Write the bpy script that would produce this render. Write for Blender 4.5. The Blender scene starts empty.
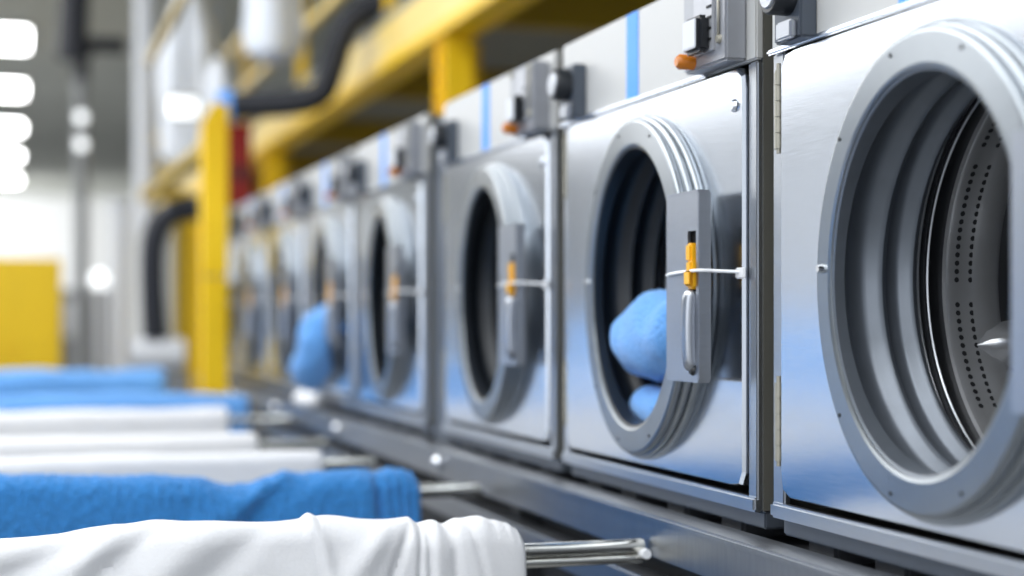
import bpy, bmesh, math, random
from math import sin, cos, pi, radians as R
from mathutils import Vector, Matrix, noise

random.seed(7)
C = bpy.context.scene.collection

# ------------------------------------------------------------------ materials
def lin(h):
    v = [int(h[i:i + 2], 16) / 255 for i in (0, 2, 4)]
    return tuple(x / 12.92 if x < .04045 else ((x + .055) / 1.055) ** 2.4 for x in v) + (1,)

def mat(name, col, rough=.5, metal=0., bump=0., scale=40., stretch=(1, 1, 1), var=0., emit=0., spec=.5, rvar=0., detail=4., sheen=0.):
    m = bpy.data.materials.new(name)
    m.use_nodes = True
    nt = m.node_tree
    b = nt.nodes['Principled BSDF']
    c = lin(col) if isinstance(col, str) else tuple(col) + (1,)
    b.inputs['Base Color'].default_value = c
    b.inputs['Roughness'].default_value = rough
    b.inputs['Metallic'].default_value = metal
    b.inputs['Specular IOR Level'].default_value = spec
    if sheen:
        b.inputs['Sheen Weight'].default_value = sheen
    if emit:
        b.inputs['Emission Color'].default_value = c
        b.inputs['Emission Strength'].default_value = emit
    if bump or var or rvar:
        tc = nt.nodes.new('ShaderNodeTexCoord')
        mp = nt.nodes.new('ShaderNodeMapping')
        mp.inputs['Scale'].default_value = stretch
        nz = nt.nodes.new('ShaderNodeTexNoise')
        nz.inputs['Scale'].default_value = scale
        nz.inputs['Detail'].default_value = detail
        nt.links.new(tc.outputs['Object'], mp.inputs['Vector'])
        nt.links.new(mp.outputs['Vector'], nz.inputs['Vector'])
        if bump:
            bp = nt.nodes.new('ShaderNodeBump')
            bp.inputs['Strength'].default_value = bump
            bp.inputs['Distance'].default_value = .01
            nt.links.new(nz.outputs['Fac'], bp.inputs['Height'])
            nt.links.new(bp.outputs['Normal'], b.inputs['Normal'])
        if var:
            mx = nt.nodes.new('ShaderNodeMix')
            mx.data_type = 'RGBA'
            mx.inputs['A'].default_value = tuple(x * (1 - var) for x in c[:3]) + (1,)
            mx.inputs['B'].default_value = tuple(min(1, x * (1 + var)) for x in c[:3]) + (1,)
            nt.links.new(nz.outputs['Fac'], mx.inputs['Factor'])
            nt.links.new(mx.outputs['Result'], b.inputs['Base Color'])
        if rvar:
            mr = nt.nodes.new('ShaderNodeMapRange')
            mr.inputs['To Min'].default_value = max(.03, rough - rvar)
            mr.inputs['To Max'].default_value = rough + rvar
            nt.links.new(nz.outputs['Fac'], mr.inputs['Value'])
            nt.links.new(mr.outputs['Result'], b.inputs['Roughness'])
    return m

M = {
    'steel': mat('brushed_steel', (.66, .695, .75), .19, 1., .006, 14, (1, 1, 30), .05, rvar=.05),
    'steel_frame': mat('frame_steel', (.50, .52, .55), .32, 1., .02, 30, (1, 1, 8), .05),
    'ring': mat('ring_steel', (.29, .315, .34), .30, 1., .02, 20, (6, 1, 1), .06),
    'plate': mat('plate_steel', (.40, .42, .46), .34, 1., .02, 40, (1, 1, 6), .05),
    'side': mat('cabinet_side', (.20, .195, .17), .45, .6, .01, 20, var=.1),
    'white': mat('white_enamel', (.50, .50, .49), .35, 0, .01, 30, var=.02),
    'cream': mat('cream_enamel', (.60, .58, .52), .4, 0, .01, 30, var=.03),
    'tape': mat('blue_tape', (.07, .33, .90), .5, 0, .02, 60, var=.05),
    'rubber': mat('black_rubber', (.010, .014, .020), .42, 0, .03, 50, var=.2),
    'grey_rubber': mat('grey_rubber', (.155, .175, .205), .33, .45, .03, 30, var=.12),
    'black': mat('black_plastic', (.012, .014, .018), .35, 0, .01, 60, var=.1),
    'dark': mat('dark_void', (.012, .013, .015), .7, 0, .01, 30, var=.2),
    'chrome': mat('chrome', (.85, .86, .88), .08, 1., .005, 40, var=.02),
    'drum': mat('drum_steel', (.66, .67, .69), .20, .65, .02, 18, var=.12),
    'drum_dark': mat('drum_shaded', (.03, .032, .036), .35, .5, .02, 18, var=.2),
    'box_grey': mat('box_grey_paint', (.33, .34, .37), .4, .3, .02, 30, var=.06),
    'box_face': mat('box_face_paint', (.44, .45, .48), .4, .3, .02, 60, var=.08),
    'hinge': mat('hinge_steel', (.40, .38, .32), .5, .6, .02, 60, var=.1),
    'lamp_orange': mat('orange_lens', 'c8741c', .25, 0, .01, 60, var=.15),
    'latch': mat('yellow_plastic', 'f2b41c', .4, 0, .02, 60, var=.1),
    'strap': mat('white_plastic', (.85, .86, .88), .3, 0, .01, 80, var=.03),
    'yellow': mat('yellow_paint', 'fccb00', .45, 0, .02, 25, var=.08),
    'pale_yellow': mat('pale_yellow_paint', 'f6d880', .42, 0, .02, 25, var=.08),
    'cab_yellow': mat('cabinet_yellow', 'e0b900', .5, 0, .02, 6, var=.08),
    'rail': mat('rail_steel', (.30, .315, .34), .36, 1., .05, 16, (1, 6, 1), .15, rvar=.06),
    'rod': mat('rod_steel', (.66, .65, .60), .18, 1., .015, 30, (10, 1, 1), .06),
    'plinth': mat('dark_plinth', (.030, .032, .036), .6, 0, .05, 12, var=.3),
    'foot': mat('foot_plastic', (.06, .065, .075), .5, 0, .03, 30, var=.2),
    'blue_towel': mat('blue_terry', (.034, .24, .62), .95, 0, 1., 130, var=.55, detail=3, sheen=.25),
    'sky_towel': mat('light_blue_terry', (.14, .38, .82), .95, 0, .7, 150, var=.25, detail=3, sheen=.25),
    'white_towel': mat('white_cotton', (.80, .80, .815), .9, 0, .12, 160, var=.03, sheen=.1),
    'floor': mat('floor_concrete', (.22, .225, .23), .45, 0, .05, 5, var=.2),
    'ceil': mat('ceiling_grey', (.62, .635, .585), .8, 0, .05, 2, var=.12),
    'wall': mat('wall_white', (.80, .81, .82), .8, 0, .03, 4, var=.04),
    'wall_mid': mat('wall_mid_grey', (.62, .64, .67), .8, 0, .03, 3, var=.12),
    'wall_dark': mat('wall_grey', (.22, .23, .22), .8, 0, .03, 3, var=.1),
    'deck': mat('deck_dark', (.22, .225, .20), .7, 0, .05, 8, var=.25),
    'hose': mat('black_hose', (.008, .010, .018), .6, 0, .08, 60, (1, 1, 1), .15),
    'pipe': mat('light_grey_pipe', (.62, .64, .68), .4, 0, .02, 10, var=.05),
    'grey': mat('mid_grey_paint', (.22, .23, .24), .5, 0, .02, 12, var=.12),
    'filler': mat('filler_grey', (.085, .10, .125), .45, .3, .02, 20, var=.1),
    'olive': mat('olive_and_shaded_yellow', 'a88a0a', .5, 0, .02, 25, var=.1),
    'tan': mat('tan_paint', 'b09a62', .5, 0, .02, 25, var=.1),
    'red': mat('dark_red_paint', '8c1208', .5, 0, .02, 15, var=.15),
    'bag': mat('white_bag_fabric', (.74, .77, .82), .85, 0, .3, 14, var=.06),
    'lamp': mat('lamp_glow', (1, 1, 1), .5, 0, emit=16.),
    'flood_glint': mat('flood_glint_glow', (.95, .98, 1), .5, 0, emit=1.4),
}

# ------------------------------------------------------------------ mesh building
class MB:
    def __init__(s):
        s.v, s.f, s.m, s.sm = [], [], [], []

    def add(s, vs, fs, mi=0, smooth=False):
        o = len(s.v)
        s.v += [tuple(v) for v in vs]
        for f in fs:
            s.f.append([i + o for i in f])
            s.m.append(mi)
            s.sm.append(smooth)
        return s

    def box(s, lo, hi, mi=0, bev=0.):
        bm = bmesh.new()
        bmesh.ops.create_cube(bm, size=1)
        for v in bm.verts:
            v.co = Vector([(lo[i] + hi[i]) / 2 + v.co[i] * (hi[i] - lo[i]) for i in range(3)])
        if bev:
            bmesh.ops.bevel(bm, geom=bm.edges[:], offset=bev, segments=2, affect='EDGES')
        return s.bm(bm, mi)

    def bm(s, bm, mi=0, smooth=False, mtx=None):
        bm.verts.index_update()
        vs = [(mtx @ v.co) if mtx else v.co.copy() for v in bm.verts]
        s.add(vs, [[v.index for v in f.verts] for f in bm.faces], mi, smooth)
        bm.free()
        return s

    def tube(s, pts, r, n=14, mi=0, caps=True, smooth=True):
        pts = [Vector(p) for p in pts]
        rs = r if isinstance(r, (list, tuple)) else [r] * len(pts)
        vs, up = [], None
        for i, p in enumerate(pts):
            t = (pts[min(i + 1, len(pts) - 1)] - pts[max(i - 1, 0)]).normalized()
            if up is None:
                up = t.orthogonal().normalized()
            up = (up - t * up.dot(t)).normalized()
            w = t.cross(up)
            for k in range(n):
                a = 2 * pi * k / n
                vs.append(p + (up * cos(a) + w * sin(a)) * rs[i])
        fs = []
        for i in range(len(pts) - 1):
            for k in range(n):
                k2 = (k + 1) % n
                fs.append([i * n + k, i * n + k2, (i + 1) * n + k2, (i + 1) * n + k])
        s.add(vs, fs, mi, smooth)
        if caps:
            o = len(s.v) - len(vs)
            s.f.append([o + k for k in range(n)][::-1]); s.m.append(mi); s.sm.append(False)
            o2 = o + (len(pts) - 1) * n
            s.f.append([o2 + k for k in range(n)]); s.m.append(mi); s.sm.append(False)
        return s

    def cyl(s, a, b, r, n=20, mi=0):
        return s.tube([a, b], r, n, mi)

    def lathe(s, prof, cy, cz, n=96, mi=0, smooth=True):
        """profile of (x, radius) about an X axis through (cy, cz)"""
        vs, fs = [], []
        for (x, r) in prof:
            for k in range(n):
                a = 2 * pi * k / n
                vs.append((x, cy + r * cos(a), cz + r * sin(a)))
        for i in range(len(prof) - 1):
            for k in range(n):
                k2 = (k + 1) % n
                fs.append([i * n + k, i * n + k2, (i + 1) * n + k2, (i + 1) * n + k])
        return s.add(vs, fs, mi, smooth)

    def build(s, name, mats, parent=None, loc=None):
        me = bpy.data.meshes.new(name)
        me.from_pydata(s.v, [], s.f)
        if not isinstance(mats, (list, tuple)):
            mats = [mats]
        for m in mats:
            me.materials.append(M[m] if isinstance(m, str) else m)
        for p, mi, sm in zip(me.polygons, s.m, s.sm):
            p.material_index = mi
            p.use_smooth = sm
        bm = bmesh.new(); bm.from_mesh(me)
        bmesh.ops.recalc_face_normals(bm, faces=bm.faces[:])
        for e in bm.edges:
            if len(e.link_faces) == 2 and e.calc_face_angle(0) > .75:
                e.smooth = False
        bm.to_mesh(me); bm.free()
        o = bpy.data.objects.new(name, me)
        C.objects.link(o)
        if parent:
            o.parent = parent
        if loc:
            o.location = loc
        return o

def smooth_path(pts, n=8):
    pts = [Vector(p) for p in pts]
    out = []
    for i in range(len(pts) - 1):
        p0, p1, p2, p3 = pts[max(i - 1, 0)], pts[i], pts[i + 1], pts[min(i + 2, len(pts) - 1)]
        for k in range(n):
            t = k / n
            out.append(.5 * ((2 * p1) + (p2 - p0) * t + (2 * p0 - 5 * p1 + 4 * p2 - p3) * t * t + (3 * p1 - p0 - 3 * p2 + p3) * t ** 3))
    return out + [pts[-1]]

def tag(o, label=None, cat=None, group=None, kind=None):
    if label: o['label'] = label
    if cat: o['category'] = cat
    if group: o['group'] = group
    if kind: o['kind'] = kind
    return o

def empty(name, loc, label, cat, group=None):
    o = bpy.data.objects.new(name, None)
    C.objects.link(o)
    o.location = loc
    o.empty_display_size = .1
    return tag(o, label, cat, group)

def copy_tree(o, parent=None):
    c = o.copy(); C.objects.link(c)
    if parent: c.parent = parent
    for ch in list(o.children):
        copy_tree(ch, c)
    return c

def child(o, name):
    return [c for c in o.children if c.name.split('.')[0] == name]

# ------------------------------------------------------------------ the hall
CEIL = 5.0
tag(MB().box((-12.2, -4, -.1), (4.2, 56.2, 0)).build('floor', 'floor'), kind='structure')
tag(MB().box((-12.2, -4, CEIL), (4.2, 56.2, CEIL + .1)).build('ceiling', 'ceil'), kind='structure')
tag(MB().box((-12.2, 56, 0), (4.2, 56.2, CEIL)).build('wall_back', 'wall'), kind='structure')
tag(MB().box((4.0, -4, 0), (4.2, 56, CEIL)).build('wall_right', 'wall_dark'), kind='structure')
tag(MB().box((-12.2, -4, 0), (-12.0, 56, CEIL)).build('wall_left', 'wall_mid'), kind='structure')

# row of ceiling lights that runs down the hall above the aisle
ORD = ['nearest', 'second nearest', 'middle', 'second farthest', 'farthest']
lamp0 = None
for i in range(5):
    y = [24.0, 29.3, 35.2, 41.4, 48.5][i]
    if lamp0 is None:
        lamp0 = empty('ceiling_light', (-1.17, y, CEIL), '', 'ceiling light', 'ceiling lights over the aisle')
        MB().box((-.30, -.90, -.07), (.30, .90, 0)).build('housing', 'white', lamp0)
        MB().box((-.27, -.85, -.085), (.27, .85, -.0701)).build('diffuser', 'lamp', lamp0)
        o = lamp0
    else:
        o = copy_tree(lamp0)
        o.location = (-1.17, y, CEIL)
    o['label'] = 'glowing white square ceiling light, %s of the row of five along the ceiling' % ORD[i]

# ------------------------------------------------------------------ washing machine
# local frame: x = 0 is the front plane (front looks to -x), y = 0 the middle, z = 0 the underside
HW, TOP, RC, RCZ = .472, .8925, .005, .366      # half width, top, ring centre y and z
PB, PT, PR, PL = .033, .716, -.436, .430        # door panel bottom, top, right, left
def rrect_pts(y0, y1, z0, z1, r, cy, cz, n):
    """n points of a rounded rectangle at even angles seen from (cy, cz)"""
    out = []
    for k in range(n):
        a = 2 * pi * k / n
        dy, dz = cos(a), sin(a)
        lo, hi = 0., 3.
        for _ in range(40):
            t = (lo + hi) / 2
            y, z = cy + dy * t, cz + dz * t
            qy = abs(y - (y0 + y1) / 2) - ((y1 - y0) / 2 - r)
            qz = abs(z - (z0 + z1) / 2) - ((z1 - z0) / 2 - r)
            d = math.hypot(max(qy, 0), max(qz, 0)) + min(max(qy, qz), 0) - r
            if d < 0: lo = t
            else: hi = t
        out.append((cy + dy * lo, cz + dz * lo))
    return out

def make_machine(y):
    root = empty('washing_machine', (0, y, .69), '', 'washing machine', 'stainless steel washing machines in the row')
    # cabinet: open-fronted shell with a frame round the door panel
    b = MB()
    D = .86
    b.box((.012, -HW, 0), (D, -HW + .008, TOP), 1)
    b.box((.012, HW - .008, 0), (D, HW, TOP), 1)
    b.box((.012, -HW + .008, TOP - .008), (D, HW - .008, TOP), 1)
    b.box((.012, -HW + .008, 0), (D, HW - .008, .008), 1)
    b.box((D - .008, -HW + .008, .008), (D, HW - .008, TOP - .008), 1)
    b.box((0, -HW, 0), (.012, PR - .004, .7195), 0, .003)
    b.box((0, PL + .004, 0), (.012, HW, .7195), 0, .003)
    b.box((-.006, -HW, -.002), (.012, HW, .022), 0, .004)
    b.box((.016, -HW + .004, -.030), (.60, HW - .004, -.0025), 2, .003)
    b.box((.012, -HW + .01, .02), (.02, HW - .01, .72), 1)    # backing behind panel seam, cut by drum below
    b.f = b.f[:-6]; b.m = b.m[:-6]; b.sm = b.sm[:-6]
    b.build('cabinet', ['steel_frame', 'side', 'filler'], root)
    # door panel: sheet with a round hole and a turned edge
    n = 144
    outer = rrect_pts(PR, PL, PB, PT, .028, RC, RCZ, n)
    outer2 = rrect_pts(PR + .003, PL - .003, PB + .003, PT - .003, .026, RC, RCZ, n)
    inner = [(RC + .262 * cos(2 * pi * k / n), RCZ + .262 * sin(2 * pi * k / n)) for k in range(n)]
    p = MB()
    vs = [(.012, a, c) for a, c in outer] + [(-.002, a, c) for a, c in outer] + [(-.008, a, c) for a, c in outer2]
    fs = []
    for i in range(2):
        for k in range(n):
            k2 = (k + 1) % n
            fs.append([i * n + k, i * n + k2, (i + 1) * n + k2, (i + 1) * n + k])
    p.add(vs, fs, 0, False)
    vs = [(-.008, a, c) for a, c in outer2] + [(-.008, a, c) for a, c in inner]
    p.add(vs, [[k, (k + 1) % n, n + (k + 1) % n, n + k] for k in range(n)], 0, False)
    # a pressed loop mark and a round screw on each side of the panel
    for (yy, zz) in ((-.405, .655),):
        p.tube([(-.009, yy, zz), (-.014, yy, zz)], [.011, .008], 12, 0)
    p.build('door_panel', 'steel', root)
    # door ring: its face leans out from the hinge side to the latch side
    PMAX, PMIN = .046, .004
    # side profile (radius above the face radius, share of the height), three rounded steps
    prof = [(.014, 0), (.016, .10), (.015, .22), (.011, .29), (.006, .33), (.008, .38), (.010, .46), (.009, .55), (.005, .61), (-.001, .66), (.001, .74), (.001, .86), (-.001, .94), (-.004, .98), (-.009, 1)]
    RF, RI = .316, .258
    cols = 144
    g = MB()
    def band(fn, count, smooth=True):
        vs = []
        for k in range(cols):
            a = 2 * pi * k / cols
            h = PMIN + (PMAX - PMIN) * (1 - cos(a)) / 2
            side = .25 + .75 * (1 - cos(a)) / 2
            lean = ((1 + cos(a)) / 2) ** 2 * .016 + ((1 - cos(a)) / 2) ** 3 * .004
            for x, r in fn(h, side):
                if r > .28: r -= lean
                vs.append((x, RC + r * cos(a), RCZ + r * sin(a)))
        fs = []
        for k in range(cols):
            k2 = (k + 1) % cols
            for i in range(count - 1):
                fs.append([k * count + i, k2 * count + i, k2 * count + i + 1, k * count + i + 1])
        g.add(vs, fs, 0, smooth)
    band(lambda h, sd: [(-.008 - h * t, RF + dr * sd) for dr, t in prof], len(prof))
    band(lambda h, sd: [(-.008 - h, RF - .009 * sd), (-.008 - h, RI + .010)], 2)
    band(lambda h, sd: [(-.008 - h, RI + .010), (-.008 - h + .002, RI + .005), (-.008 - h + .005, RI + .004)], 3)
    ring = g.build('door_ring', 'ring', root)
    for k in range(7):
        a = [.05, .72, -.72, 1.35, -1.35, 2.0, -2.0][k]
        h = PMIN + (PMAX - PMIN) * (1 - cos(a)) / 2 + .008
        r = .284 if k == 0 else .296
        yy, zz = RC + r * cos(a), RCZ + r * sin(a)
        big = k == 0
        MB().tube([(-h + .003, yy, zz), (-h - (.008 if big else .0015), yy, zz)], [.0075 if big else .0035, .005 if big else .003], 10).build(
            'screw', 'chrome' if big else 'black', ring)
    # folded rubber sleeve between ring and drum
    gp = [(.010, .259), (.014, .268), (.030, .285), (.050, .290), (.062, .284), (.070, .273), (.078, .270), (.086, .274), (.092, .284),
          (.108, .288), (.116, .284), (.122, .273), (.129, .270), (.137, .274), (.141, .285), (.145, .300)]
    g = MB()
    g.lathe(gp, RC, RCZ, 128)
    band(lambda h, sd: [(-.008 - h + .004, RI + .005), (-.008 - h + .006, RI), (.010, RI), (.0101, .2592)], 4)
    g.build('door_gasket', 'rubber', root)
    # drum
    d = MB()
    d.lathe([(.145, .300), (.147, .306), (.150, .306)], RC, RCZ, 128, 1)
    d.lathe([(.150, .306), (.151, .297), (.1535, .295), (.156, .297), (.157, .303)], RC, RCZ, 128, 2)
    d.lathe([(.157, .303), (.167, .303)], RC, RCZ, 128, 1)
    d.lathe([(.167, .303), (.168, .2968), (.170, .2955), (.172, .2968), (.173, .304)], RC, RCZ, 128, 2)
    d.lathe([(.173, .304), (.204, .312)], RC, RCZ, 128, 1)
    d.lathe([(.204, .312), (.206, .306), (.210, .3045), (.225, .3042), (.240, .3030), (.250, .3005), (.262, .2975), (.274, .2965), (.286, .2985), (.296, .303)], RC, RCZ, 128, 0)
    d.lathe([(.296, .303), (.312, .296), (.345, .292), (.42, .290), (.60, .288), (.62, .28), (.62, .0001)], RC, RCZ, 128, 1)  # deep wall: the unlit dark of the drum is put into its colour
    # perforations: small dark discs just proud of the wall, in rows round the drum
    def holes(x, r, step, r0, mi, sel=None):
        cnt = int(2 * pi * r / step)
        for k in range(cnt):
            a = 2 * pi * k / cnt
            if sel and not sel(a): continue
            c = Vector((x, RC + r * cos(a), RCZ + r * sin(a)))
            u = Vector((1, 0, 0)); w = Vector((0, -sin(a), cos(a)))
            vs = [c + (u * cos(q) + w * sin(q)) * r0 for q in [2 * pi * j / 8 for j in range(8)]]
            d.add(vs, [list(range(8))], mi, False)
    seg = lambda a: (math.degrees(a) % 40) < 34
    holes(.224, .3036, .0125, .0042, 3, seg)
    holes(.246, .3008, .0125, .0042, 3, seg)
    for x in (.330, .347, .41, .44):
        holes(x, .2885, .013, .0030, 2, seg)
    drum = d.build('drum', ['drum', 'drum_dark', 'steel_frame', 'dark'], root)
    for a in (R(-19), R(101), R(221)):
        l = MB()
        vs, fs = [], []
        nu, nv = 18, 12
        for i in range(nu + 1):
            t = i / nu
            for j in range(nv + 1):
                q = (j / nv * 2 - 1)
                wid = .050 * (math.sin(pi * min(1, t * 2.2) / 2) ** .5 if t < .45 else 1)
                hgt = .058 * (1 - q * q) ** 1.0 * (math.sin(pi * min(1, t * 2.5) / 2) ** .6)
                rr = .302 - hgt
                aa = a + q * wid / .29
                vs.append((.246 + t * .34, RC + rr * cos(aa), RCZ + rr * sin(aa)))
        for i in range(nu):
            for j in range(nv):
                fs.append([i * (nv + 1) + j, i * (nv + 1) + j + 1, (i + 1) * (nv + 1) + j + 1, (i + 1) * (nv + 1) + j])
        l.add(vs, fs, 0, True)
        for i in range(3):
            for sgn in (-.45, .0, .45):
                t = .30 + i * .16
                rr = .302 - .058 * (1 - sgn * sgn) - .001
                aa = a + sgn * .05 / .29
                bmx = bmesh.new()
                bmesh.ops.create_icosphere(bmx, subdivisions=2, radius=.006)
                l.bm(bmx, 0, True, Matrix.Translation((.246 + t * .34, RC + rr * cos(aa), RCZ + rr * sin(aa))))
        l.build('drum_lifter', 'drum', drum)
    # hinges on the left edge
    for z0 in (.088, .570):
        h = MB()
        for k in range(5):
            h.cyl((-.006, PL + .010, z0 + k * .0245), (-.006, PL + .010, z0 + k * .0245 + .0220), .0056, 14)
        h.cyl((-.006, PL + .010, z0 - .008), (-.006, PL + .010, z0 + .131), .0036, 10)
        h.box((-.002, PL + .006, z0), (.0, PL + .034, z0 + .12), 0, .0005)
        h.build('hinge', 'hinge', root)
    # latch plate standing proud on the right of the ring
    lp = MB()
    ya, yb, za, zb, xa = -.384, -.252, .206, .515, -.064
    sy0, sy1, sz0, sz1 = -.377, -.343, .352, .452        # slot
    for lo, hi in (((ya, za), (sy0, zb)), ((sy1, za), (yb, zb)), ((sy0, za), (sy1, sz0)), ((sy0, sz1), (sy1, zb))):
        lp.box((xa, lo[0], lo[1]), (xa + .004, hi[0], hi[1]), 0)
    lp.box((xa, ya - .004, za), (xa + .022, ya, zb), 0, .001)
    lp.box((xa, ya, zb), (xa + .022, yb, zb + .004), 0, .001)
    lp.box((xa, ya, za - .004), (xa + .022, yb, za), 0, .001)
    lp.box((xa + .010, sy0, sz0 - .01), (xa + .012, sy1 + .01, sz1 + .01), 1)
    plate = lp.build('latch_plate', ['plate', 'dark'], root)
    k = MB()
    k.box((xa - .008, -.373, .356), (xa + .02, -.351, .404), 0, .004)
    k.box((xa - .006, -.367, .40), (xa + .02, -.345, .432), 0, .004)
    k.box((xa - .012, -.377, .362), (xa - .008, -.353, .386), 0, .002)
    k.build('latch', 'latch', plate)
    k = MB()
    k.tube(smooth_path([(xa, -.361, .345), (xa - .004, -.361, .338), (xa - .006, -.361, .29), (xa - .004, -.361, .240), (xa, -.361, .232)], 5), .013, 12)
    k.build('pull_handle', 'plate', plate)
    MB().tube([(xa, -.365, .222), (xa - .006, -.365, .222)], [.009, .006], 12).build('screw', 'black', plate)
    # white plastic strap stretched over the plate and stuck to the panel
    k = MB()
    pts = smooth_path([(xa - .003, -.262, .381), (xa - .005, -.29, .383), (xa - .005, -.34, .385), (xa - .003, -.392, .386), (-.04, -.405, .385), (-.010, -.430, .383)], 5)
    k.tube(pts, .0028, 8)
    k.box((-.012, -.447, .372), (-.007, -.415, .390), 0, .002)
    k.build('strap', 'strap', root)
    # control panel strip
    cp = MB()
    cp.box((-.002, -HW, .7215), (.012, HW, TOP), 0, .003)
    cp.box((-.012, -HW + .18, .7165), (-.0025, HW, .7255), 1, .003)
    panel = cp.build('control_panel', ['white', 'steel'], root)
    MB().box((-.0035, .033, .7262), (-.0022, .092, TOP - .002)).build('blue_stripe', 'tape', panel)
    # knob bracket at the left end
    k = MB()
    k.box((-.030, .322, .7225), (-.002, .408, .832), 0, .003)
    k.box((-.042, .332, .7225), (-.0301, .380, .750), 1, .003)
    br = k.build('knob_bracket', ['filler', 'plate'], root)
    k = MB()
    k.tube([(-.030, .360, .792), (-.060, .360, .792), (-.064, .360, .792)], [.033, .033, .030], 20, 0)
    k.tube([(-.0641, .360, .792), (-.067, .360, .792)], [.025, .023], 20, 1)
    k.build('knob', ['black', 'plate'], br)
    # control box at the right end
    k = MB()
    k.box((-.040, -.440, .7235), (-.002, -.268, .874), 0, .004)
    k.box((-.046, -.400, .745), (-.0401, -.325, .862), 1, .001)
    for j in range(4):
        k.box((-.0475, -.398, .762 + j * .018), (-.0461, -.380, .766 + j * .018), 2)
    cb = k.build('control_box', ['box_grey', 'box_face', 'dark'], root)
    k = MB()
    k.box((-.068, -.394, .744), (-.0461, -.330, .804), 0, .006)
    k.box((-.071, -.388, .750), (-.0681, -.336, .798), 1, .002)
    k.build('rocker_switch', ['black', 'pipe'], cb)
    MB().tube([(-.040, -.312, .738), (-.066, -.312, .738), (-.072, -.312, .738)], [.013, .013, .008], 14).build('indicator_lamp', 'lamp_orange', cb)
    for yy, zz in ((-.418, .862), (-.418, .760), (-.285, .862)):
        MB().tube([(-.040, yy, zz), (-.046, yy, zz)], [.008, .006], 12).build('screw', 'hinge', cb)
    MB().tube([(-.043, -.418, .758), (-.043, -.418, .862)], .0025, 6).build('wire', 'hinge', cb)
    # feet
    for yy in (-.30, -.06, .18, .38):
        MB().box((.035, yy - .045, -.06), (.13, yy + .045, 0), 0, .006).build('foot', 'foot', root)
    for yy in (-.38, .38):
        MB().box((.66, yy - .045, -.06), (.755, yy + .045, 0), 0, .006).build('foot', 'foot', root)
    return root

YLO = [1.306, 2.306, 3.306, 4.46, 5.46, 6.46, 7.46, 8.46]
LAB = ['large close-up washing machine at the right edge, its open drum showing perforated steel',
       'washing machine with blue towels inside and a yellow latch, second from the right',
       'empty washing machine with blue stripe, third from the right, beside the dark filler column',
       'blurred washing machine fourth from the right, just beyond the dark filler column',
       'blurred washing machine with a blue towel spilling out of its door',
       'blurred washing machine directly beyond the one with the spilling blue towel',
       'small blurred washing machine second from the far left end of the row',
       'farthest washing machine of the row, beside the front yellow post']
machines = []
for i, y in enumerate(YLO):
    o = make_machine(y + .518) if i == 0 else copy_tree(machines[0])
    o.location = (0, y + .518, .69)
    o['label'] = LAB[i]
    machines.append(o)
# the nearest machine has a lighter grey sleeve
bpy.data.objects.remove(child(machines[0], 'strap')[0])
g = child(machines[0], 'door_gasket')[0]
g.data = g.data.copy()
g.data.materials[0] = M['grey_rubber']
g['label'] = 'grey folded sleeve inside the door'

# dark filler column between third and fourth machine
tag(MB().box((.02, 4.310, .63), (.30, 4.492, 1.56), 0, .004).build('filler_column', 'filler'),
    'dark grey upright filler column between the third and fourth washing machines', 'column')

# plinth that carries the machines
o = MB().box((.03, .9, 0), (.88, 9.9, .63), 0, .01).build('plinth', 'plinth')
tag(o, 'long dark plinth under the row of washing machines', 'plinth')

# front rail with studs
root = empty('guard_rail', (-.04, 5, 0), 'long horizontal steel rail running in front of the washing machine bases', 'rail')
b = MB()
b.box((-.024, -4.0, .578), (.026, 4.9, .648), 0, .004)
b.box((-.030, -4.0, .640), (.034, 4.9, .655), 0, .004)
b.build('rail_beam', 'rail', root)
b = MB()
b.box((-.03, -4.0, .488), (.02, 4.9, .540), 0, .004)
b.build('lower_beam', 'rail', root)
for y in (-3.4, -1.4, .6, 2.6, 4.6):
    MB().box((.0265, y - .03, 0), (.0695, y + .03, .63), 0, .003).build('bracket', 'plinth', root)
for y in (4.10, 5.46, 6.8, 8.2):
    bmx = bmesh.new(); bmesh.ops.create_uvsphere(bmx, u_segments=16, v_segments=10, radius=.017)
    s = MB().bm(bmx, 0, True, Matrix.Translation((-.03, y - 5, .620)))
    s.cyl((-.024, y - 5, .620), (-.034, y - 5, .620), .023, 16)
    s.build('stud', 'chrome', root)

# ------------------------------------------------------------------ rack of rods with towels
RODZ = .597
rods = [(-.06, 2.66), (-.085, 3.645), (-.172, 4.41), (-.178, 5.09), (.0, 6.33), (-.16, 7.02), (-.37, 8.66)]
rack = empty('towel_rack', (-1.75, 5.5, 0), 'steel rack with horizontal rods that towels hang on, left of the machines', 'rack')
for xe, y in rods:
    xe = min(xe, -.072)
    MB().tube([(-1.75 + 1.75, y - 5.5, RODZ), (xe - .004 + 1.75, y - 5.5, RODZ), (xe + 1.75, y - 5.5, RODZ)], [.0125 if y < 3 else .0165] * 2 + [.011 if y < 3 else .014], 18).build('rod', 'rod', rack)
# near rod: second thinner bar under the first and an end bolt
MB().tube([(0, 2.66 - 5.5, RODZ - .0215), (1.675, 2.66 - 5.5, RODZ - .0215)], .0088, 14).build('lower_rod', 'rod', rack)
MB().tube([(1.676, 2.636 - 5.5, RODZ - .012), (1.676, 2.655 - 5.5, RODZ - .012)], [.0085, .010], 14).build('end_bolt', 'strap', rack)
MB().box((-.05, -3.2, .55), (.0, 3.6, .63), 0, .004).build('side_beam', 'rail', rack)
for y in (-3.1, 0, 3.5):
    MB().box((-.05, y - .03, 0), (.0, y + .03, .55), 0, .003).build('leg', 'rail', rack)

def fbm(x, y, z, o=4):
    return noise.fractal(Vector((x, y, z)), 1.0, 2.0, o)

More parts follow.
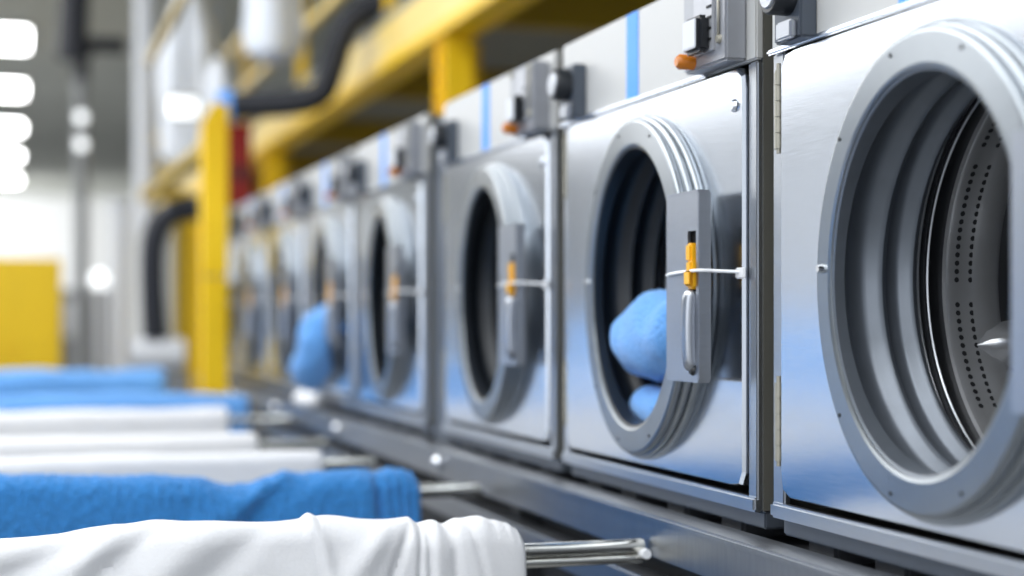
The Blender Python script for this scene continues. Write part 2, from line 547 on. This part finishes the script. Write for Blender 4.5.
def drape(name, matname, x0, x1, y, zc, r, front, back, seed, fold=.012, wrinkle=.006, label='', group=None, nx=150, sag=.0, bulge=None, gather=None, rough=0., top=None, crease=None):
    """cloth hung over a rod that runs along x; cross-section is an upturned U"""
    prof = []
    na, nd = 22, 22
    for i in range(nd):
        prof.append((-1, i / nd))               # front side, bottom to shoulder
    for i in range(na + 1):
        prof.append((0, i / na))
    for i in range(1, nd + 1):
        prof.append((1, i / nd))
    vs, fs = [], []
    nv = len(prof)
    for i in range(nx + 1):
        t = i / nx
        x = x0 + (x1 - x0) * t
        # ends of the cloth tuck in a little
        e = min(1, (1 - t) / .03)
        tuck = .8 + .2 * math.sqrt(max(0, 1 - (1 - e) ** 2))
        rr = r * (1 + .16 * fbm(x * 3, seed, 0, 2)) * tuck
        if bulge: rr *= 1 + bulge(t)
        zt = zc + sag * fbm(x * 2.2, seed + 9, 0, 2)
        if top: zt += top(x)
        for j, (k, q) in enumerate(prof):
            if k == -1:
                ln = front * (1 + .05 * fbm(x * 3, seed + 3, 1, 2))
                py, pz = y - rr, zt - ln * (1 - q)
                ny, nz = -1, 0
                dep = (1 - q)
                py -= .02 * dep
            elif k == 0:
                a = pi - pi * q
                py, pz = y + rr * cos(a), zt + rr * sin(a)
                ny, nz = cos(a), sin(a)
                dep = 0
            else:
                ln = back * (1 + .05 * fbm(x * 3, seed + 5, 1, 2))
                py, pz = y + rr, zt - ln * q
                ny, nz = 1, 0
                dep = q
                py += .02 * dep
            f = fold * (.35 + .9 * dep) * fbm(x * 3.2 + (py - y) * 2 + pz * 2.4, (py + pz) * 1.2, seed, 2)
            f += wrinkle * fbm(x * 8 + pz * 9, pz * 7 - x * 3, seed + 2, 2)
            if crease:
                arc = rr * 1.57 + front * (1 - q) if k == -1 else (rr * 1.57 * (1 - 2 * q) if k == 0 else -.1)
                if arc > -.06: f += crease(x, arc)
            f = max(f, -.012)
            if gather:
                gx, gw, ga = gather
                w = math.exp(-((x - gx) / gw) ** 2)
                f += ga * w * math.sin((x - gx) * 2 * pi / .052 + 2.2 * fbm(pz * 5, x * 3, seed, 2))
            if rough:
                f += rough * noise.noise(Vector((x * 90, py * 90, pz * 90)))
            vs.append((x, py + ny * f, pz + nz * f))
    for i in range(nx):
        for j in range(nv - 1):
            fs.append([i * nv + j, i * nv + j + 1, (i + 1) * nv + j + 1, (i + 1) * nv + j])
    cx, cy = (x0 + x1) / 2, y
    vs = [(a - cx, b - cy, c - zc) for a, b, c in vs]
    o = MB().add(vs, fs, 0, True).build(name, matname, None, (cx, cy, zc))
    so = o.modifiers.new('thickness', 'SOLIDIFY')
    so.thickness = .008; so.offset = -1
    tag(o, label, 'towel', group)
    return o

GT = 'towels hanging on the rods'
ease = lambda t, a, b: max(0, min(1, (t - a) / (b - a))) ** 2 * (3 - 2 * max(0, min(1, (t - a) / (b - a))))
def lerp_table(tab, x):
    if x <= tab[0][0]: return tab[0][1]
    for (a, p), (b_, q) in zip(tab, tab[1:]):
        if x <= b_:
            t = (x - a) / (b_ - a)
            t = t * t * (3 - 2 * t)
            return p + (q - p) * t
    return tab[-1][1]
# height of the ridge line of the white sheet along the rod (metres), then its creases
ridge_white = [(-1.60, -.020), (-1.28, .018), (-1.17, .008), (-1.07, .008), (-.97, .022), (-.91, .030), (-.78, .027), (-.68, .025), (-.665, .033), (-.648, .026),
               (-.57, .015), (-.495, .015), (-.478, .004), (-.452, .008), (-.434, .001), (-.408, .012), (-.370, .019), (-.345, .012), (-.322, .006), (-.305, -.002), (-.295, -.012)]
def crease_white(x, s):
    g = lambda c, k, w, a: a * math.exp(-((x - c - k * s) / w) ** 2)
    st = lambda c, k, w: 1 / (1 + math.exp(-(x - c - k * s) / w))
    d = g(-.665, .25, .012, .010) - g(-.63, .2, .030, .008) + g(-.55, -.3, .05, .006)
    d += g(-.80, -1.0, .045, .020) - g(-.72, -1.0, .030, .012) - g(-.88, -1.3, .030, .016)
    d += g(-.93, -1.4, .035, .014) - g(-1.0, -1.7, .04, .018) + g(-1.08, -2.0, .06, .012)
    d += g(-.508, -.75, .022, .014) - g(-.487, -.35, .008, .014) - g(-.470, .06, .006, .010) - g(-.478, -.05, .005, .008)
    d += g(-.452, 0, .014, .006) - g(-.428, .08, .009, .010) - g(-.405, .28, .006, .006) + g(-.368, 0, .035, .008)
    return .75 * d * max(0, min(1, (s - .01) / .07))
drape('white_sheet', 'white_towel', -1.60, -.295, 2.675, .598, .044, .34, .30, 3.1, .016, .005,
      'white cotton sheet with loose folds hanging nearest the camera', GT, 520, .0, top=lambda x: lerp_table(ridge_white, x), crease=crease_white)
ridge_blue = [(-1.60, .02), (-1.258, .027), (-1.1, .022), (-.99, .011), (-.865, .006), (-.74, .004), (-.68, -.010), (-.63, -.011), (-.58, .0), (-.545, .008), (-.505, .002),
              (-.445, .008), (-.36, .004), (-.33, .001), (-.305, .010), (-.280, .010), (-.252, .002), (-.236, -.01)]
def crease_blue(x, s):
    g = lambda c, k, w, a: a * math.exp(-((x - c - k * s) / w) ** 2)
    d = -g(-.342, .1, .009, .014) - g(-.312, .1, .007, .008) - g(-.284, .05, .007, .008) - g(-.258, .0, .006, .006)
    d += g(-.55, -1.2, .05, .016) - g(-.46, -1.5, .05, .014) + g(-.37, 0, .03, .006)
    return d * max(.25, min(1, (s - .01) / .06))
drape('blue_towel', 'blue_towel', -1.60, -.234, 3.66, .595, .048, .34, .30, 11.7, .014, .004,
      'bright blue terry towel hanging directly behind the nearest white sheet', GT, 480, .0, rough=.004, top=lambda x: lerp_table(ridge_blue, x), crease=crease_blue)
drape('white_towel', 'white_towel', -1.60, -.318, 4.42, .598, .036, .30, .28, 23.3, .012, .003,
      'white towel hanging directly behind the bright blue terry towel', GT)
drape('white_towel', 'white_towel', -1.60, -.396, 5.10, .600, .036, .30, .28, 31.9, .012, .003,
      'middle one of three white towels hanging behind the blue terry towel', GT)
drape('white_towel', 'white_towel', -1.60, -.330, 6.34, .600, .046, .30, .28, 47.2, .018, .004,
      'farthest white towel, hanging just in front of the light blue towels', GT, sag=.01)
drape('light_blue_towel', 'sky_towel', -1.60, -.155, 7.02, .614, .062, .30, .28, 53.8, .016, .005,
      'light blue towel whose end reaches toward the foot of the front yellow post', GT)
drape('light_blue_towel', 'sky_towel', -1.60, -.368, 8.66, .640, .080, .30, .28, 67.4, .018, .005,
      'farthest light blue towel of the rack, in front of the yellow cabinet', GT)

# cloth bundles -----------------------------------------------------------------
def bundle(name, matname, pts, radii, seed, label, amp=.14, cat='towel', group=None):
    pts = smooth_path(pts, 10)
    n = len(pts)
    rs = []
    for i in range(n):
        t = i / (n - 1) * (len(radii) - 1)
        k = min(int(t), len(radii) - 2)
        rs.append(radii[k] + (radii[k + 1] - radii[k]) * (t - k))
    b = MB().tube(pts, rs, 40, 0)
    c = sum((Vector(p) for p in pts), Vector()) / n
    vs = []
    for i, v in enumerate(b.v):
        v = Vector(v)
        p = pts[min(i // 40, n - 1)]
        d = v - p
        k = 1 + amp * 1.6 * fbm(v.x * 9, v.y * 9 + seed, v.z * 9, 3) + amp * .5 * math.sin(12 * v.z + 9 * v.y + seed)
        vs.append(p + d * k - c)
    b.v = [tuple(v) for v in vs]
    o = b.build(name, matname, None, tuple(c))
    for p in o.data.polygons: p.use_smooth = True
    return tag(o, label, cat, group)

GB = 'blue towels in the second machine'
bundle('blue_towel', 'sky_towel', [(.095, 3.050, .955), (.080, 3.025, .957), (.070, 2.96, .962), (.065, 2.88, .965), (.07, 2.76, .965), (.08, 2.70, .965)],
       [.006, .060, .080, .086, .08, .02], 2.2, 'large rounded blue towel bundle lying in the second machine door, on the smaller roll', .10, 'towel', GB)
bundle('blue_towel', 'sky_towel', [(.085, 3.03, .822), (.075, 3.01, .822), (.065, 2.95, .824), (.065, 2.85, .824), (.075, 2.74, .824)],
       [.006, .034, .044, .046, .02], 5.7, 'small blue towel roll under the large bundle in the second machine door', .08, 'towel', GB)
bundle('blue_towel', 'sky_towel', [(.13, 5.84, .95), (.05, 5.80, .97), (-.04, 5.73, .985), (-.095, 5.68, .95), (-.115, 5.68, .88), (-.112, 5.74, .81), (-.108, 5.80, .77), (-.10, 5.84, .745)],
       [.01, .06, .07, .06, .05, .06, .05, .015], 8.8, 'blue towel spilling out of the blurred machine door in the middle of the row', .2)
# small white cloth on the rail
bundle('white_cloth', 'white_towel', [(-.055, 5.93, .685), (-.058, 5.97, .690), (-.062, 6.07, .69), (-.066, 6.20, .69), (-.066, 6.26, .682)],
       [.004, .026, .033, .028, .004], 1.3, 'small crumpled white cloth lying on the steel rail', .12, 'cloth')

# ------------------------------------------------------------------ yellow platform above and behind the machines
PO = (.96, 7.73, 0)
root = empty('steel_platform', PO, 'yellow steel platform with posts and long beam behind the washing machines', 'platform')
def part(name, mats, fn, parent=root, off=PO):
    b = MB(); fn(b)
    b.v = [(x - off[0], y - off[1], z - off[2]) for x, y, z in b.v]
    return b.build(name, mats, parent)
def main_beam(b):
    b.box((.90, 2.5, 2.46), (1.06, 25, 2.68), 0, .006)
    b.box((.885, 2.5, 2.395), (1.08, 25, 2.4595), 1, .006)
part('main_beam', ['pale_yellow', 'yellow'], main_beam)
part('rear_beam', ['yellow'], lambda b: b.box((2.9, 2.5, 2.40), (3.05, 25, 2.65), 0, .004))
part('deck', ['deck'], lambda b: b.box((.90, 2.5, 2.6805), (3.95, 25, 2.73)))
for y in (7.73, 13.56, 19.4):
    def h_post(b):
        b.box((.906, y, 0), (1.055, y + .022, 2.3945), 0)
        b.box((.972, y + .022, 0), (.990, y + .16, 2.3945), 1)
        b.box((.906, y + .16, 0), (1.14, y + .182, 2.3945), 1)
    part('post', ['yellow', 'yellow'], h_post)
    part('post', ['yellow'], lambda b: b.box((2.9, y, 0), (3.05, y + .15, 2.3995), 0, .004))
for y in (5.0, 7.78, 10.6, 13.62, 16.5, 19.47):
    part('cross_beam', ['olive'], lambda b: b.box((1.081, y, 2.47), (3.9, y + .12, 2.68), 0, .004))  # yellow beams under the deck, their shade put into the olive colour
for y in (9.1, 12.1, 15.1, 18.1):
    part('handrail_post', ['yellow'], lambda b: b.box((.93, y, 2.73), (1.0, y + .075, 3.65), 0, .006))
part('handrail', ['pale_yellow'], lambda b: b.box((.93, 8.7, 3.11), (.99, 25, 3.18), 0, .006))
part('handrail', ['pale_yellow'], lambda b: b.box((.93, 8.7, 3.60), (.99, 25, 3.67), 0, .006))

# front yellow post with its beam
root2 = empty('yellow_post', (-.15, 8.3, 0), 'bright yellow front post standing behind the towels, beam running away from its top', 'post')
def fpost(b):
    b.box((-.215, 8.24, 0), (-.085, 8.36, 1.20), 0, .006)
    b.box((-.215, 8.24, 1.208), (-.085, 8.36, 1.98), 0, .006)
    b.add([(-.215, 8.24, 1.98), (-.085, 8.24, 1.98), (-.085, 8.24, 2.08), (-.16, 8.24, 2.08),
           (-.215, 8.36, 1.98), (-.085, 8.36, 1.98), (-.085, 8.36, 2.08), (-.16, 8.36, 2.08)],
          [[0, 1, 2, 3], [4, 5, 6, 7], [0, 1, 5, 4], [1, 2, 6, 5], [2, 3, 7, 6], [3, 0, 4, 7]])
    b.box((-.205, 8.25, 1.199), (-.095, 8.35, 1.209), 1)
part('column', ['yellow', 'grey'], fpost, root2, (-.15, 8.3, 0))
part('top_beam', ['olive'], lambda b: b.box((-.19, 8.361, 1.86), (-.11, 12.4, 1.93), 0, .006), root2, (-.15, 8.3, 0))
part('rear_column', ['olive'], lambda b: b.box((.04, 12.3, 0), (.15, 12.4, 1.95), 0, .006), root2, (-.15, 8.3, 0))
part('rear_tie', ['olive'], lambda b: b.box((-.20, 12.401, 1.88), (.15, 12.46, 1.97), 0, .006), root2, (-.15, 8.3, 0))

# overhead monorail for the bags
root3 = empty('monorail_track', (-.4, 8, 2.42), 'thin tan overhead track hung from the ceiling, left of the white laundry bags', 'track')
part('track', ['tan'], lambda b: b.box((-.42, 6.0, 2.39), (-.38, 9.2, 2.44), 0, .006), root3, (-.4, 8, 2.42))
for y in (6.6, 8.9):
    part('hanger', ['grey'], lambda b: b.box((-.408, y, 2.441), (-.392, y + .016, 5.0), 0, .002), root3, (-.4, 8, 2.42))

# white laundry bags
def bag(x, y, ztop, h, r, seed, label):
    vs, fs = [], []
    nu, nv = 24, 16
    for i in range(nv + 1):
        t = i / nv
        rr = r * (min(1, .25 + 2.2 * t) if t < .34 else 1 - .25 * max(0, (t - .8) / .2) ** 2)
        if i == nv: rr *= .3
        for k in range(nu):
            a = 2 * pi * k / nu
            q = rr * (1 + .08 * sin(5 * a + seed) + .1 * fbm(cos(a) * 2, sin(a) * 2, t * 3 + seed, 2))
            vs.append((q * cos(a), q * sin(a), -h * t))
    for i in range(nv):
        for k in range(nu):
            k2 = (k + 1) % nu
            fs.append([i * nu + k, i * nu + k2, (i + 1) * nu + k2, (i + 1) * nu + k])
    fs.append([nv * nu + k for k in range(nu)]); fs.append([k for k in range(nu)][::-1])
    rt = empty('laundry_bag', (x, y, ztop), label, 'laundry bag', 'white laundry bags hanging overhead')
    MB().add(vs, fs, 0, True).build('sack', 'bag', rt)
    MB().tube([(0, 0, 0), (0, 0, CEIL - ztop)], .012, 8).build('strap', 'grey', rt)
bag(.17, 12.5, 3.55, 1.45, .24, 1.1, 'pale laundry bag hanging high beside the grey pipe, leftmost of the bags')
bag(.10, 10.2, 2.62, .52, .085, 2.3, 'narrow white laundry bag hanging above the front yellow post')
bag(.36, 9.6, 3.40, .90, .17, 3.9, 'large white laundry bag hanging behind the thin yellow railing, top right of the post')
bag(.42, 14.6, 3.50, 1.2, .22, 5.2, 'pale laundry bag hanging farthest away, between the other hanging bags')

# black hose with blue cuff
rt = empty('black_hose', (.3, 9.5, 2.25), 'thick black hose bending up behind the yellow beam, blue cuff at its end', 'hose')
hp = smooth_path([(.108, 9.567, 2.242), (.318, 9.50, 2.248), (.515, 9.43, 2.269), (.616, 9.40, 2.330), (.671, 9.384, 2.48), (.72, 9.363, 2.64), (.80, 9.34, 2.76), (.95, 9.30, 2.83), (1.2, 9.2, 2.82), (1.9, 9.0, 2.815)], 8)
MB().tube([(a - .3, b - 9.5, c - 2.25) for a, b, c in hp], .079, 18).build('hose', 'hose', rt)
MB().tube([(-.26, .09, -.010), (-.18, .063, -.007)], .086, 18).build('cuff', 'tape', rt)

# dark red box behind front post
rt = empty('red_cabinet', (.20, 10.0, 1.68), 'dark red upright metal box behind the front yellow post', 'cabinet')
MB().box((-.085, -.06, 0), (.075, .06, .50), 0, .008).build('housing', 'red', rt)
MB().box((-.03, -.075, .16), (.03, -.0601, .24), 0, .004).build('handle', 'black', rt)

# standpipes, ducts and the rest of the far end
o = MB().cyl((0, 0, 0), (0, 0, 3.2), .088, 20)
o.cyl((0, 0, -.03), (0, 0, .03), .12, 20)
tag(o.build('standpipe', 'pipe', None, (-.025, 14.3, 1.80)), 'thick pale grey vertical pipe running up to the ceiling', 'pipe')
o = MB().cyl((0, 0, 0), (0, 0, 2.02), .075, 20)
o.cyl((0, 0, 1.94), (0, 0, 2.02), .10, 20)
tag(o.build('standpipe', 'pipe', None, (-.215, 14.6, 0)), 'shorter pale grey floor pipe left of the black elbow duct', 'pipe')
ep = smooth_path([(-.20, 11.2, .85), (-.215, 11.2, 1.20), (-.21, 11.2, 1.50), (-.15, 11.19, 1.66), (-.02, 11.15, 1.73), (.09, 11.12, 1.74)], 8)
tag(MB().tube(ep, .085, 18).build('elbow_duct', 'hose'), 'thick black elbow duct left of the front yellow post', 'duct')
rt = empty('filter_unit', (-.19, 11.2, 0), 'grey machine with a white drum on top, under the black elbow duct', 'machine')
MB().box((-.20, -.2, 0), (.20, .2, .62), 0, .02).build('base_unit', 'grey', rt)
b = MB(); b.cyl((-.16, 0, .74), (.18, 0, .74), .115, 24); b.cyl((-.17, 0, .74), (-.16, 0, .74), .09, 24)
b.build('drum_housing', 'pipe', rt)

# thin grey pipe, its two highlights built as glowing balls; black bend above it
rt = empty('vent_pipe', (-.48, 16.2, 0), 'thin grey vertical pipe with bright round highlights, left of the thick pale pipe', 'pipe')
MB().cyl((0, 0, 0), (0, 0, 3.35), .065, 16).build('riser', 'grey', rt)
for z in (2.92, 2.66):
    bmx = bmesh.new(); bmesh.ops.create_uvsphere(bmx, u_segments=16, v_segments=10, radius=.055)
    MB().bm(bmx, 0, True, Matrix.Translation((0, -.08, z))).build('highlight_ball', 'flood_glint', rt)
bp = smooth_path([(0, 0, 3.30), (0, 0, 3.50), (.06, 0, 3.62), (.2, 0, 3.64), (.42, 0, 3.64)], 6)
MB().tube(bp, .075, 16).build('bend', 'hose', rt)
rt = empty('glint_pole', (-.36, 15.2, 0), 'small white glint built as a glowing ball on a pole at mid height, far left background', 'lamp')
MB().cyl((0, 0, 0), (0, 0, 1.30), .03, 12).build('pole', 'pipe', rt)
bmx = bmesh.new(); bmesh.ops.create_uvsphere(bmx, u_segments=16, v_segments=10, radius=.08)
MB().bm(bmx, 0, True, Matrix.Translation((0, -.02, 1.34))).build('glint_ball', 'flood_glint', rt)  # a white glint made as a glowing ball
# thick dark hanging duct
dp = [(-.54, 15.0, 5.0), (-.57, 15.0, 4.2), (-.61, 15.0, 3.30)]
tag(MB().tube(dp, .13, 18).build('hanging_duct', 'hose'), 'thick dark duct hanging from the ceiling, upper left', 'duct')
# bright floodlight housing near the bags
rt = empty('flood_light', (.07, 11.9, 2.52), 'small glowing white floodlight left above the front yellow post', 'light')
MB().box((-.12, 0, -.08), (.12, .12, .10), 0, .02).build('housing', 'white', rt)
MB().box((-.11, -.006, -.07), (.09, -.0001, .06), 0, .002).build('lens', 'flood_glint', rt)
MB().tube([(0, .06, .10), (0, .06, 2.48)], .015, 8).build('hanger', 'grey', rt)

# yellow cabinet on the left
rt = empty('yellow_cabinet', (-1.14, 12.6, 0), 'large plain yellow metal cabinet standing at the far left', 'cabinet')
MB().box((-.38, 0, 0), (.37, .5, 1.44), 0, .008).build('body', 'cab_yellow', rt)
for s in (-1, 1):
    x0, x1 = (-.37, -.006) if s < 0 else (-.002, .362)
    d = MB().box((x0, -.012, .08), (x1, -.0005, 1.43), 0, .003).build('cabinet_door', 'cab_yellow', rt)
    MB().box((-.05 if s < 0 else .03, -.026, .68), (-.03 if s < 0 else .05, -.0125, .80), 0, .003).build('handle', 'cab_yellow', d)
# white partition behind the cabinet
tag(MB().box((-1.9, 20, 0), (-.62, 20.12, 1.5), 0, .01).build('partition_panel', 'white'), 'low white partition panel behind the yellow cabinet', 'partition')
# grey machine far behind
rt = empty('tall_machine', (-.45, 21, 0), 'grey blurred machine between the yellow cabinet and the pale pipes', 'machine')
MB().box((-.1, 0, 0), (.55, 1.0, 1.35), 0, .02).build('body', 'grey', rt)
MB().box((-.05, -.02, .75), (.2, -.001, 1.2), 0, .01).build('front_panel', 'pipe', rt)

# laundry table across the aisle, added out of view for reflections in the steel
rt = empty('reflected_table', (-2.7, 7, 0), 'unseen long table of blue and white cloth, added for its reflection in the steel fronts', 'table')
def pile(name, matname, prof, amp):
    b = MB(); vs = []
    n = len(prof)
    for i in range(81):
        y = -5.5 + 11 * i / 80
        for (x, z) in prof:
            vs.append((x + .3 * amp * fbm(y * 2, z * 3, 1, 2), y, z + (amp * fbm(y * 1.5, x * 3, 4, 2) if z > .56 else 0)))
    b.add(vs, [[i * n + j, i * n + j + 1, i * n + n + 1 + j, i * n + n + j] for i in range(80) for j in range(n - 1)], 0, True)
    b.build(name, matname, rt)
pile('blue_cloth_pile', 'sky_towel', ((-.42, .50), (-.40, .84), (-.25, .93), (-.05, .93), (.12, .86), (.26, .74), (.34, .62), (.36, .50)), .06)
pile('white_cloth_pile', 'white_towel', ((.37, .50), (.38, .58), (.45, .63), (.60, .62), (.72, .56), (.80, .50)), .02)
MB().box((-.45, -5.6, .40), (.82, 5.6, .499), 0, .01).build('table_body', 'white', rt)
for x in (-.38, .75):
    for y in (-5.4, 5.4):
        MB().box((x - .03, y - .03, 0), (x + .03, y + .03, .399), 0, .003).build('leg', 'rail', rt)

# ------------------------------------------------------------------ light
def area(name, loc, tgt, sx, sy, power, col=(1, 1, 1)):
    l = bpy.data.lights.new(name, 'AREA')
    l.shape = 'RECTANGLE'; l.size = sx; l.size_y = sy
    l.energy = power; l.color = col
    o = bpy.data.objects.new(name, l)
    C.objects.link(o)
    o.location = loc
    o.rotation_euler = (Vector(tgt) - Vector(loc)).to_track_quat('-Z', 'Y').to_euler()
    return o
area('hall_and_fill_light', (-3.4, 1.5, 4.9), (-3.4, 1.51, 0), 4.5, 7, 400, (.96, .98, 1))
area('hall_and_fill_light', (-3.5, 8.5, 4.9), (-3.5, 8.51, 0), 4.5, 7, 500, (.98, .99, 1))
area('hall_and_fill_light', (-4.0, 16.5, 4.9), (-4.0, 16.51, 0), 4.5, 8, 470, (1, 1, 1))
area('hall_and_fill_light', (-4.2, 28, 4.9), (-4.2, 28.01, 0), 3.6, 10, 520, (1, 1, 1))
area('hall_and_fill_light', (-4.4, 48, 4.0), (-2.0, 56, 1.2), 3.4, 3, 1100, (1, 1, 1))  # added, aimed at the end wall to brighten it
area('hall_and_fill_light', (2.4, 9, 2.3), (2.4, 9, 0), 1.6, 9, 60, (1, .99, .94))  # added below the deck to lift the dark there, no known lamp
area('hall_and_fill_light', (-9.0, 23, 4.9), (-9.0, 23.01, 0), 3, 22, 800, (.97, .98, 1))  # added to brighten the left wall that the steel fronts mirror
area('machine_fill_light', (-6.5, -2.5, 2.5), (0, 2.2, 1.0), 5, 4, 120, (.94, .97, 1))  # added soft fill reaching into the near drum, no known window

w = bpy.data.worlds.new('hall_air')
bpy.context.scene.world = w
w.use_nodes = True
bg = w.node_tree.nodes['Background']
bg.inputs['Color'].default_value = (.86, .92, 1, 1)
bg.inputs['Strength'].default_value = 1.0

# ------------------------------------------------------------------ camera
F = 1620.0
cam = bpy.data.cameras.new('camera')
co = bpy.data.objects.new('camera', cam)
C.objects.link(co)
co.location = (-1.138, 0, 1.0)
co.rotation_euler = (R(90), 0, -math.atan(502 / F))
cam.sensor_width = 36
cam.lens = F / 1024 * 36
cam.shift_y = 29 / 1024
cam.clip_end = 200
cam.dof.use_dof = True
cam.dof.focus_distance = 2.5
cam.dof.aperture_fstop = 1.45
bpy.context.scene.camera = co
vs = bpy.context.scene.view_settings
vs.view_transform = 'Standard'
vs.look = 'None'
vs.exposure = 0
